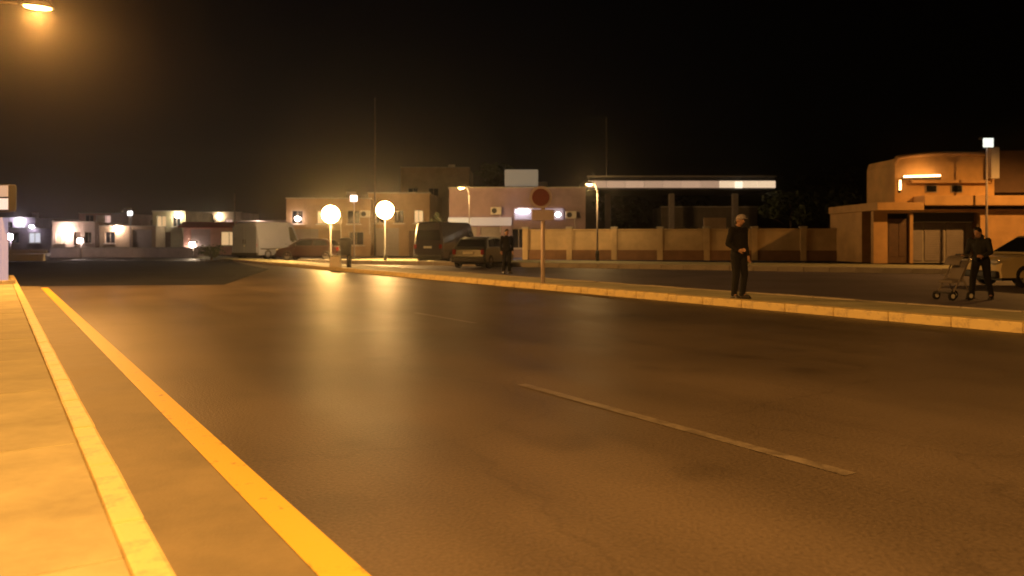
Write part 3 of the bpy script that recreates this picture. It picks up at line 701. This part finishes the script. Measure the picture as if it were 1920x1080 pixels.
# ------------------------------------------------------------------ trees and shrub
def tree(px, Y, ytop, ybot, wid, label, nleaf=1500, m='leaf', name='tree', seed=1, cat='tree', lean=0.0):
    rnd = random.Random(seed)
    zt_, zb_ = zz(ytop, Y), max(.15, zz(ybot, Y)); rx = wid * Y / F / 2; cz = (zt_ + zb_) / 2; rz_ = (zt_ - zb_) / 2
    t = empty(name, (at(px, Y), Y, -.02), rnd.uniform(0, 6), label, cat)
    b = MB(); tr = max(.06, zt_ * .022)
    b.tube([(0, 0, 0), (.03, 0, zb_ * .6 + .1), (lean * .3, .04, zb_ + rz_ * .4), (lean, 0, cz + rz_ * .5)], [tr * 1.5, tr, tr * .8, tr * .3], 9)
    for k in range(7):
        an = rnd.uniform(0, 6.28); zs = zb_ + rz_ * rnd.uniform(0, .8)
        b.tube([(0, 0, zs), (math.cos(an) * rx * .35, math.sin(an) * rx * .35, zs + rz_ * .3), (math.cos(an) * rx * .75, math.sin(an) * rx * .75, zs + rz_ * .55)], [tr * .55, tr * .35, tr * .12], 7)
    b.build('trunk', M['bark'], t)
    # clumps of leaves spread through the crown
    cl = []
    for k in range(26):
        while True:
            p = Vector((rnd.uniform(-1, 1), rnd.uniform(-1, 1), rnd.uniform(-1, 1)))
            if .25 < p.length < 1: break
        cl.append((Vector((p.x * rx * .85, p.y * rx * .85, cz + p.z * rz_ * .85)), rnd.uniform(.2, .42)))
    bm = bmesh.new(); ls = max(.05, rx * .075)
    for k in range(nleaf):
        c_, r_ = rnd.choice(cl)
        d_ = Vector((rnd.gauss(0, 1), rnd.gauss(0, 1), rnd.gauss(0, 1))).normalized() * rnd.random() ** .4
        p = c_ + Vector((d_.x * rx * r_, d_.y * rx * r_, d_.z * rz_ * r_ * .9))
        u = Vector((rnd.gauss(0, 1), rnd.gauss(0, 1), rnd.gauss(0, .6))).normalized(); v = u.cross(Vector((rnd.gauss(0, 1), rnd.gauss(0, 1), rnd.gauss(0, 1)))).normalized()
        s_ = ls * rnd.uniform(.6, 1.3)
        bm.faces.new([bm.verts.new(p - u * s_), bm.verts.new(p + v * s_ * .5), bm.verts.new(p + u * s_), bm.verts.new(p - v * s_ * .5)])
    me = bpy.data.meshes.new('crown'); bm.to_mesh(me); bm.free(); me.materials.append(M[m])
    put('crown', me, t)
    return t
tree(1180, 74, 358, 425, 130, 'dark tree under the left half of the long canopy', 2200, 'leaf2', seed=3)
tree(1300, 78, 362, 428, 150, 'dark tree behind the middle of the long canopy', 2200, 'leaf2', seed=4)
tree(1482, 60, 352, 428, 110, 'dark tree just right of the canopy end', 2600, 'leaf', seed=5)
tree(1556, 70, 300, 425, 130, 'taller dark tree beside the orange building', 2600, 'leaf2', seed=6)
tree(815, 49, 396, 478, 48, 'slim dark tree behind the plum van', 1600, 'leaf2', seed=7)
tree(396, 52, 456, 486, 52, 'dark rounded shrub at the end of the low wall', 900, 'leaf', name='shrub', seed=8, cat='shrub')
tree(930, 72, 300, 352, 90, 'dark tree rising behind the shop roof', 1500, 'leaf2', seed=9)

# ------------------------------------------------------------------ people
def remesh(b, name, m, vox=.012, smooth=6):
    me = b.mesh(name, None)
    o = bpy.data.objects.new(name, me); C.objects.link(o)
    md = o.modifiers.new('r', 'REMESH'); md.mode = 'VOXEL'; md.voxel_size = vox
    s_ = o.modifiers.new('s', 'SMOOTH'); s_.iterations = smooth; s_.factor = .5
    dg = bpy.context.evaluated_depsgraph_get()
    out = bpy.data.meshes.new_from_object(o.evaluated_get(dg))
    bpy.data.objects.remove(o); bpy.data.meshes.remove(me)
    for p in out.polygons: p.use_smooth = True
    out.materials.clear(); out.materials.append(m)
    out.name = name
    return out
def person(loc, rz, label, J, jacket, trousers, hat=None, height=1.0, hood=False):
    """J: joints, local frame, front is -y. One continuous body; clothes and hair are children."""
    V = {k: Vector(v) for k, v in J.items()}
    hd, nk, ch, pv = V['head'], V['neck'], V['chest'], V['pelvis']
    f = (V['look'] - hd).normalized(); up = (hd - nk).normalized(); sd = f.cross(up).normalized()
    b = MB()
    hrot = Matrix((sd, -f, up)).transposed()
    b.ball(hd + up * .02, (.077, .096, .115), hrot); b.ball(hd - up * .05 + f * .025, (.058, .07, .075), hrot)
    b.caps(hd + f * .095 + up * .005, hd + f * .115 - up * .03, .012, .017)
    b.ball(hd + f * .085 - up * .06, (.028, .014, .012), hrot)
    for s_ in (-1, 1): b.ball(hd + sd * s_ * .078 - up * .005, (.012, .022, .033), hrot)
    b.caps(nk - up * .03, hd - up * .03, .058, .052)
    b.ball(ch, (.165, .11, .16)); b.caps(pv, ch, .125, .13); b.ball(pv, (.165, .12, .12))
    for s_ in 'lr':
        S, E, Wr = V['sh_' + s_], V['el_' + s_], V['wr_' + s_]
        b.caps(ch + (S - ch) * .4, S, .08, .062); b.caps(S, E, .052, .04); b.caps(E, Wr, .04, .028)
        hv = V['hand_' + s_].normalized(); pl = Wr + hv * .055
        side = hv.cross(Vector((0, 1, 0)) if abs(hv.y) < .8 else Vector((1, 0, 0))).normalized(); nrm = hv.cross(side)
        b.caps(Wr, pl + hv * .02, .028, .034); b.ball(pl, (.036, .036, .036))
        for q, ln in ((-.03, .06), (-.01, .075), (.01, .07), (.03, .055)):
            a0 = pl + hv * .03 + side * q; a1 = a0 + hv * ln * .6 + nrm * .008; a2 = a1 + hv * ln * .4 + nrm * .03
            b.caps(a0, a1, .0095, .009, 8); b.caps(a1, a2, .009, .008, 8)
        t0 = pl - hv * .02 - side * .03; b.caps(t0, t0 - side * .03 + hv * .03, .012, .01, 8); b.caps(t0 - side * .03 + hv * .03, t0 - side * .032 + hv * .06, .01, .009, 8)
        Hp, K, A = V['hip_' + s_], V['kn_' + s_], V['an_' + s_]
        b.caps(Hp, K, .085, .056); b.caps(K, A, .056, .036); b.caps(A, A + V['toe_' + s_] * .12 - Vector((0, 0, .05)), .038, .03)
    body = put('person', remesh(b, 'person_body', M['skin'], .009, 3), None, loc, rz)
    body.scale = (height,) * 3
    tag(body, label, 'person', 'people standing about at night')
    # jacket
    b = MB(); b.ball(ch, (.19, .135, .18)); b.caps(pv + Vector((0, 0, .0)), ch, .15, .155); b.ball(pv + Vector((0, 0, .02)), (.185, .14, .11))
    b.caps(nk - up * .06, nk, .085, .07)
    for s_ in 'lr':
        S, E, Wr = V['sh_' + s_], V['el_' + s_], V['wr_' + s_]
        b.caps(ch + (S - ch) * .4, S, .1, .08); b.caps(S, E, .072, .058); b.caps(E, E + (Wr - E) * .93, .058, .044)
    if hood: b.ball(nk - f * .06 + up * .02, (.1, .09, .08))
    put('jacket', remesh(b, 'jacket', jacket, .013, 4), body)
    b = MB(); b.ball(pv - Vector((0, 0, .03)), (.178, .132, .12))
    for s_ in 'lr':
        Hp, K, A = V['hip_' + s_], V['kn_' + s_], V['an_' + s_]
        b.caps(Hp, K, .104, .076); b.caps(K, A + Vector((0, 0, .0)), .076, .058); b.ball(A, (.062, .066, .05))
    put('trousers', remesh(b, 'trousers', trousers, .012, 4), body)
    for s_ in 'lr':
        A, td = V['an_' + s_], V['toe_' + s_]
        b = MB(); g = Vector((A.x, A.y, .045)); rt = Matrix.Rotation(math.atan2(td.x, -td.y), 3, 'Z')
        b.ball(g + td * .05 + Vector((0, 0, 0)), (.048, .135, .045), rt); b.caps(g, A, .045, .048); b.box((g + td * .05) + Vector((0, 0, -.03)), (.09, .26, .025), rt)
        put('shoe', remesh(b, 'shoe', M['shoe'], .01, 3), body)
    b = MB(); b.ball(hd + up * .045 - f * .012, (.086, .1, .098), hrot); b.ball(hd - f * .03 - up * .005, (.082, .078, .09), hrot)
    put('hair', remesh(b, 'hair', M['hair'], .01, 3), body) if not hat else None
    if hat:
        b = MB(); b.ball(hd + up * .06, (.092, .106, .085), hrot); b.ball(hd + f * .11 + up * .045, (.07, .07, .012), hrot)
        put('cap', remesh(b, 'cap', hat, .009, 3), body)
        b = MB(); b.ball(hd - f * .035 - up * .01, (.08, .07, .085), hrot); put('hair', remesh(b, 'hair', M['hair'], .01, 3), body)
    for s_ in (-1, 1):
        MB().ball(hd + f * .086 + sd * s_ * .031 + up * .014, (.012, .009, .007), hrot, 8, 6).build('eye', M['glass'], body)
    return body
STAND = dict(pelvis=(0, 0, .95), chest=(0, .01, 1.27), neck=(0, .02, 1.45), head=(0, -.01, 1.59), look=(0, -1, 1.57),
    sh_l=(-.18, .01, 1.39), sh_r=(.18, .01, 1.39), el_l=(-.235, .04, 1.12), el_r=(.235, .04, 1.12), wr_l=(-.23, -.04, .88), wr_r=(.23, -.04, .88),
    hand_l=(0, -.2, -1), hand_r=(0, -.2, -1), hip_l=(-.095, 0, .90), hip_r=(.095, 0, .90), kn_l=(-.11, -.03, .49), kn_r=(.11, -.01, .49),
    an_l=(-.115, .02, .09), an_r=(.12, .03, .09), toe_l=(-.2, -1, 0), toe_r=(.25, -1, 0))
def pose(**k): d = dict(STAND); d.update(k); return d
# standing on the island, looking along the road to the right
YP = 1.18 * F / (560 - HZ)
person((at(1385, YP), YP, .115), R(32), 'person in black clothes and pale cap standing on the island near the kerb',
       pose(wr_l=(-.16, -.13, .98), el_l=(-.25, .05, 1.12), hand_l=(.5, -.8, .1), kn_r=(.1, -.06, .5), an_r=(.13, .02, .09), head=(0, -.035, 1.59)), M['black'], M['navy'], M['palecap'], .99)
# stooping over the pushchair
YQ = H * F / (561 - HZ)
person((at(1838, YQ), YQ, 0), R(-55), 'stooped person in grey jacket and dark trousers pushing a pale pushchair',
       pose(pelvis=(0, .04, .94), hip_l=(-.1, .04, .9), hip_r=(.1, .04, .9), chest=(0, -.03, 1.24), neck=(0, -.07, 1.42), head=(0, -.12, 1.55), look=(0, -1.2, 1.3),
            sh_l=(-.19, -.05, 1.36), sh_r=(.19, -.05, 1.36), el_l=(-.26, -.06, 1.1), el_r=(.26, -.06, 1.1), wr_l=(-.19, -.30, 1.0), wr_r=(.19, -.30, 1.0), hand_l=(.1, -1, .1), hand_r=(-.1, -1, .1),
            kn_l=(-.13, -.08, .49), kn_r=(.13, .06, .48), an_l=(-.16, -.06, .09), an_r=(.17, .16, .10)), M['greyjacket'], M['black'], None, .94, True)
YK = H * F / (513 - HZ)
person((at(950, YK), YK, 0), R(20), 'person in dark clothes standing beside the grey green car',
       pose(kn_l=(-.12, -.05, .49), an_l=(-.14, -.03, .09)), M['black'], M['black'], None, 1.0)

# pushchair, in front (to the left) of the stooped person
px_, py_ = at(1838, YQ) - .66, YQ - .16
t = empty('pushchair', (px_, py_, 0), R(-72), 'pale folding pushchair in front of the stooped person', 'pushchair')
for s_ in (-1, 1):
    MB().tube([(s_ * .2, -.28, .10), (s_ * .2, -.02, .52), (s_ * .2, .22, .93), (s_ * .2, .27, .98)], .016, 8).build('frame_tube', M['palefabric'], t)
    MB().tube([(s_ * .21, .22, .10), (s_ * .21, .0, .50)], .015, 8).build('leg', M['palefabric'], t)
    for y in (-.28, .22):
        wq = MB().tube([(s_ * .21 - .02, y, .095), (s_ * .21 + .02, y, .095)], .095, 18).build('wheel', M['tyre'], t); MB().tube([(s_ * .21 - .026, y, .095), (s_ * .21 + .026, y, .095)], .05, 12).build('hub', M['plate'], wq)
MB().tube([(-.2, .27, .98), (.2, .27, .98)], .019, 8).build('handle', M['plastic'], t)
MB().box((0, -.08, .42), (.36, .34, .06), Matrix.Rotation(R(8), 3, 'X'), .02).build('seat', M['palefabric'], t)
MB().box((0, .11, .64), (.36, .06, .46), Matrix.Rotation(R(-24), 3, 'X'), .02).build('backrest', M['palefabric'], t)
MB().box((0, -.3, .16), (.36, .14, .03), None, .008).build('footrest', M['plastic'], t)
b = MB(); rows = []
for i in range(7):
    a = R(10 + i * 20); rows.append([(x, .14 - math.cos(a) * .26 * (1 if abs(x) < .19 else .85), .72 + math.sin(a) * .24) for x in (-.2, -.1, 0, .1, .2)])
for A, B in zip(rows, rows[1:]):
    for k in range(4): b.quad([A[k], A[k + 1], B[k + 1], B[k]])
bmesh.ops.remove_doubles(b.bm, verts=b.bm.verts, dist=1e-4)
hood_ = b.build('hood', M['palefabric'], t); sd_ = hood_.modifiers.new('thick', 'SOLIDIFY'); sd_.thickness = .012

# ------------------------------------------------------------------ night haze lit by the lamps
hz = MB().box((0, 115, 14), (424, 296, 31)).mesh('haze')
hm = bpy.data.materials.new('haze'); hm.use_nodes = True; t_ = hm.node_tree
t_.nodes.remove(t_.nodes['Principled BSDF'])
pv_ = t_.nodes.new('ShaderNodeVolumePrincipled'); pv_.inputs['Color'].default_value = (.9, .88, .86, 1); pv_.inputs['Density'].default_value = 0.0007
pv_.inputs['Anisotropy'].default_value = 0.92
t_.links.new(pv_.outputs[0], t_.nodes['Material Output'].inputs['Volume'])
hz.materials.append(hm)
tag(put('haze', hz), kind='stuff')
